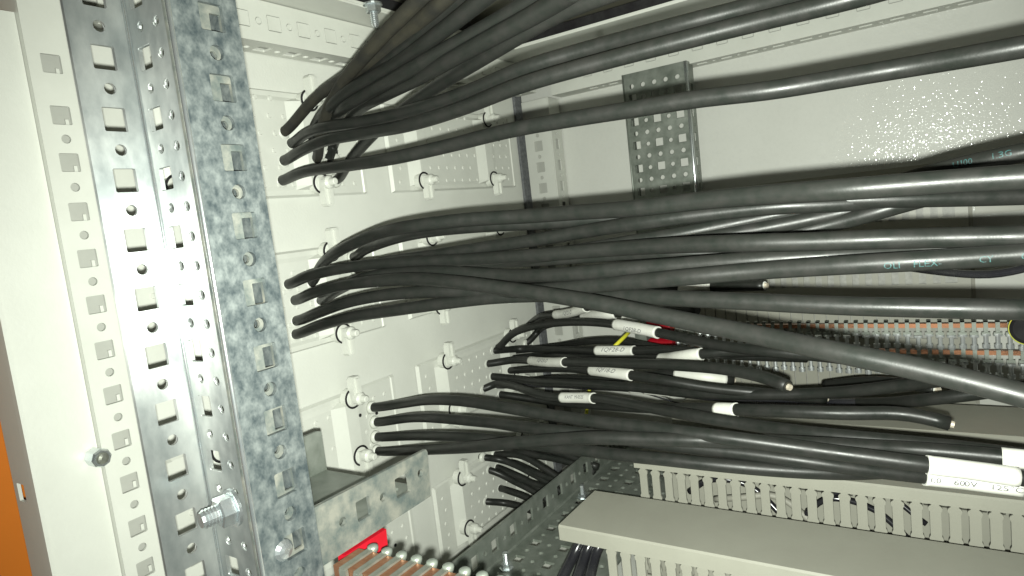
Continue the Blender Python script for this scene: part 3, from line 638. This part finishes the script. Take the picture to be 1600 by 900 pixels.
add('channel_flange', *plate_geo(rect(240, 606, -252, -227), H, (-283, 0, 0), Y, Z, X, 2), M_GALVC, t)
H = []
for a in range(6):
    for b_ in range(-8, 18):
        y = 373+12.5*b_; x = -271+12.5*a
        if not 246 < y < 602: continue
        if b_ % 2 == 0: H.append(('r', x, y, 8.6, 8.6) if a % 2 == 0 else ('c', x, y, 4.4))
        else: H.append(('c', x, y, 4.4))
add('channel_floor', *plate_geo(rect(-282.9, -200, 240, 606), H, (0, 0, -252), X, Y, Z, 2), M_GALVC, t)
add('channel_fold', *lathe((-282.8, 240, -251.8), Y, [(0, 1.3), (366, 1.3)], 8), M_GALVC, t)
for (u, v), lab in (((911, 778), 'small zinc bolt standing on the channel by the lid corner'), ((792, 888), 'small zinc bolt standing on the channel near the bottom edge')):
    b = PZ(u, v, -251)
    t = thing('hex_bolt', lab, 'bolt', b)
    add('hex_nut', *lathe(b, Z, [(0, 5), (0.8, 5.6), (1, 4.2), (4, 4.2)], 6), M_SHINY, t)
    add('bolt_thread', *lathe(b+Z*4, Z, [(0, 2)]+[(0.4+0.6*k, 2.1 if k % 2 else 1.75) for k in range(14)], 12), M_SHINY, t)
b = PZ(582, 6, 163); b.z = 163
t = thing('hex_bolt', 'zinc bolt with washer pointing down from the roof ledge at the top', 'bolt', b)
add('washer', *lathe(b, -Z, [(0, 7), (1.2, 7)], 20), M_SHINY, t)
add('hex_nut', *lathe(b-Z*1.2, -Z, [(0, 5.6), (4.6, 5.6), (5, 5)], 6), M_SHINY, t)
add('bolt_thread', *lathe(b-Z*6, -Z, [(0, 2.9)]+[(0.4+0.7*k, 3.0 if k % 2 else 2.6) for k in range(13)]+[(10.5, 1.6)], 14), M_SHINY, t)
b = PZ(938, 60, 161)
t = thing('hex_bolt', 'small dark bolt head on the roof ledge, shaded by the paired cables', 'bolt', b)
add('hex_nut', *lathe(b, -Z, [(0, 4), (5, 4)], 6), M_GALVC, t)
add('bolt_thread', *lathe(b-Z*5, -Z, [(0, 2), (4, 2)], 10), M_GALVC, t)

# ================================================================== cable ducts
def finger_mesh(h, w=5.9, th=1.4):
    P = [(-w/2+0.9, 0), (-w/2+0.9, 2), (-w/2-0.5, 3.2), (-w/2-0.75, 4.2), (-w/2-0.5, 5.4), (-w/2, 6.4), (-w/2, h-7.6), (-w/2-0.6, h-6.4), (-w/2-0.8, h-5.4), (-w/2-0.4, h-4.4), (-w/2+0.9, h-3.5), (-w/2+0.9, h)]
    P += [(-a, b) for a, b in reversed(P)]
    me = mesh(*extr([(a, -b) for a, b in P], (0, 0, 0), X, Z, Y, th)); me.materials.append(M_DUCT); return me
def duct(label, x0, x1, y0, y1, zt, zb, lid, xs, fh, lidx0=None, zlid=None, wires=True):
    """zt: height of finger tops; fingers hang from zt down to zt-fh; walls below that"""
    t = thing('cable_duct', label, 'cable duct', ((x0+x1)/2, (y0+y1)/2, zb))
    add('duct_base', *join(box(x0, x1, y0, y0+1.4, zb, zt-fh-0.05), box(x0, x1, y1-1.4, y1, zb, zt-fh-0.05), box(x0, x1, y0+1.5, y1-1.5, zb, zb+1.5)), M_DUCT, t)
    fm = finger_mesh(fh)
    for x in xs:
        inst(fm, 'finger', (x, y0, zt), t)
        inst(fm, 'finger', (x, y1-1.4, zt), t)
    if lid:
        lx = lidx0 if lidx0 is not None else x0-2
        a, b_ = lid; zl = zlid
        pr = [(a, zt-0.0), (a-1.6, zt-0.0), (a-1.6, zl-1.2), (a-0.6, zl), (b_+0.6, zl), (b_+1.6, zl-1.2), (b_+1.6, zt), (b_, zt), (b_, zl-1.6), (a, zl-1.6)]
        V, F = extr(pr, (lx, 0, 0), Y, Z, X, x1-lx)
        add('duct_lid', V, F, M_DUCT, t)
    return t
# near duct with the wide lid
xs1 = [-186.5+10*k for k in range(14)]
duct('near grey beige cable duct with a broad plain lid and fingers below', -191, 60, 360, 410, -219.5, -318, (357.4, 412), xs1, 46, lidx0=-222, zlid=-209)
# second duct
xs2 = [-198.5+10*k+0 for k in range(27)]
duct('second cable duct whose tall row of slotted fingers faces the near lid', -203, 75, 450, 510, -202.5, -318, (448.4, 513), xs2, 29.5, lidx0=-204, zlid=-194)
# third duct
xs3 = [-158+10*k for k in range(22)]
duct('third cable duct furthest back below the sleeved cables, in shadow', -205, 75, 545, 606, -203, -318, (543.4, 608), xs3, 38, lidx0=-206, zlid=-189)
# loose wires inside the second duct
for i in (2, 4, 7, 8):
    a = Vector((-180+random.uniform(0, 25)+i*15, 462+random.uniform(0, 25), -215-random.uniform(0, 15)))
    p = [a+Vector((-34, 3, random.uniform(-26, -8))), a+Vector((-15, 0, random.uniform(-6, 6))), a+Vector((12, 4, random.uniform(-8, 5))), a+Vector((40, 0, random.uniform(-30, -14)))]
    if i == 4: m_ = M_DUCTD
    else: m_ = M_CABLES
    path = crom(p, 4); o = add('loose_wire', *tube(path, random.uniform(1.6, 2.6), 8), m_, smooth=True, origin=path[0])
    tag(o, {2: 'black wire bending behind the leftmost fingers of the second duct', 4: 'grey wire looping behind the fingers of the second duct', 7: 'black wire behind the middle fingers of the second duct', 8: 'black wire dipping right of the middle one behind the second duct fingers'}[i], 'wire', 'wires inside the second duct')
# standing slotted panel on the back wall
t = thing('slotted_panel', 'beige slotted duct standing against the back wall behind the copper bars', 'cable duct', (-90, 690, -214))
H = []
for k in range(26):
    x = 7.2-10.8*k
    if x < -225: break
    w_ = 9 if k == 0 else 5.6
    H += [('r', x, -93, w_, 20), ('r', x, -35, w_, 18), ('r', x+5, -128, 0.9, 22), ('r', x+5, -187, 0.9, 32), ('r', x, -148, 5.6, 12)]
add('panel_face', *plate_geo(rect(-232, 21.5, -214, 4), H, (0, 692, 0), X, Z, -Y, 1.5), M_DUCT, t)
add('panel_back', *box(-231, 21, 697, 699, -213, 3), mat('slot_back_grey', (0.36, 0.36, 0.33), 0.5, col2=(0.26, 0.26, 0.24), vscale=200), t)
add('panel_side', *box(21.7, 24.5, 694, 715, -214, 4), M_DUCTD, t)
t = thing('slotted_panel', 'plain beige duct strip at the right edge under the thick top cable', 'cable duct', (60, 690, -40))
add('panel_face', *plate_geo(rect(26, 110, -44, 4), [], (0, 692, 0), X, Z, -Y, 1.5), M_DUCT, t)
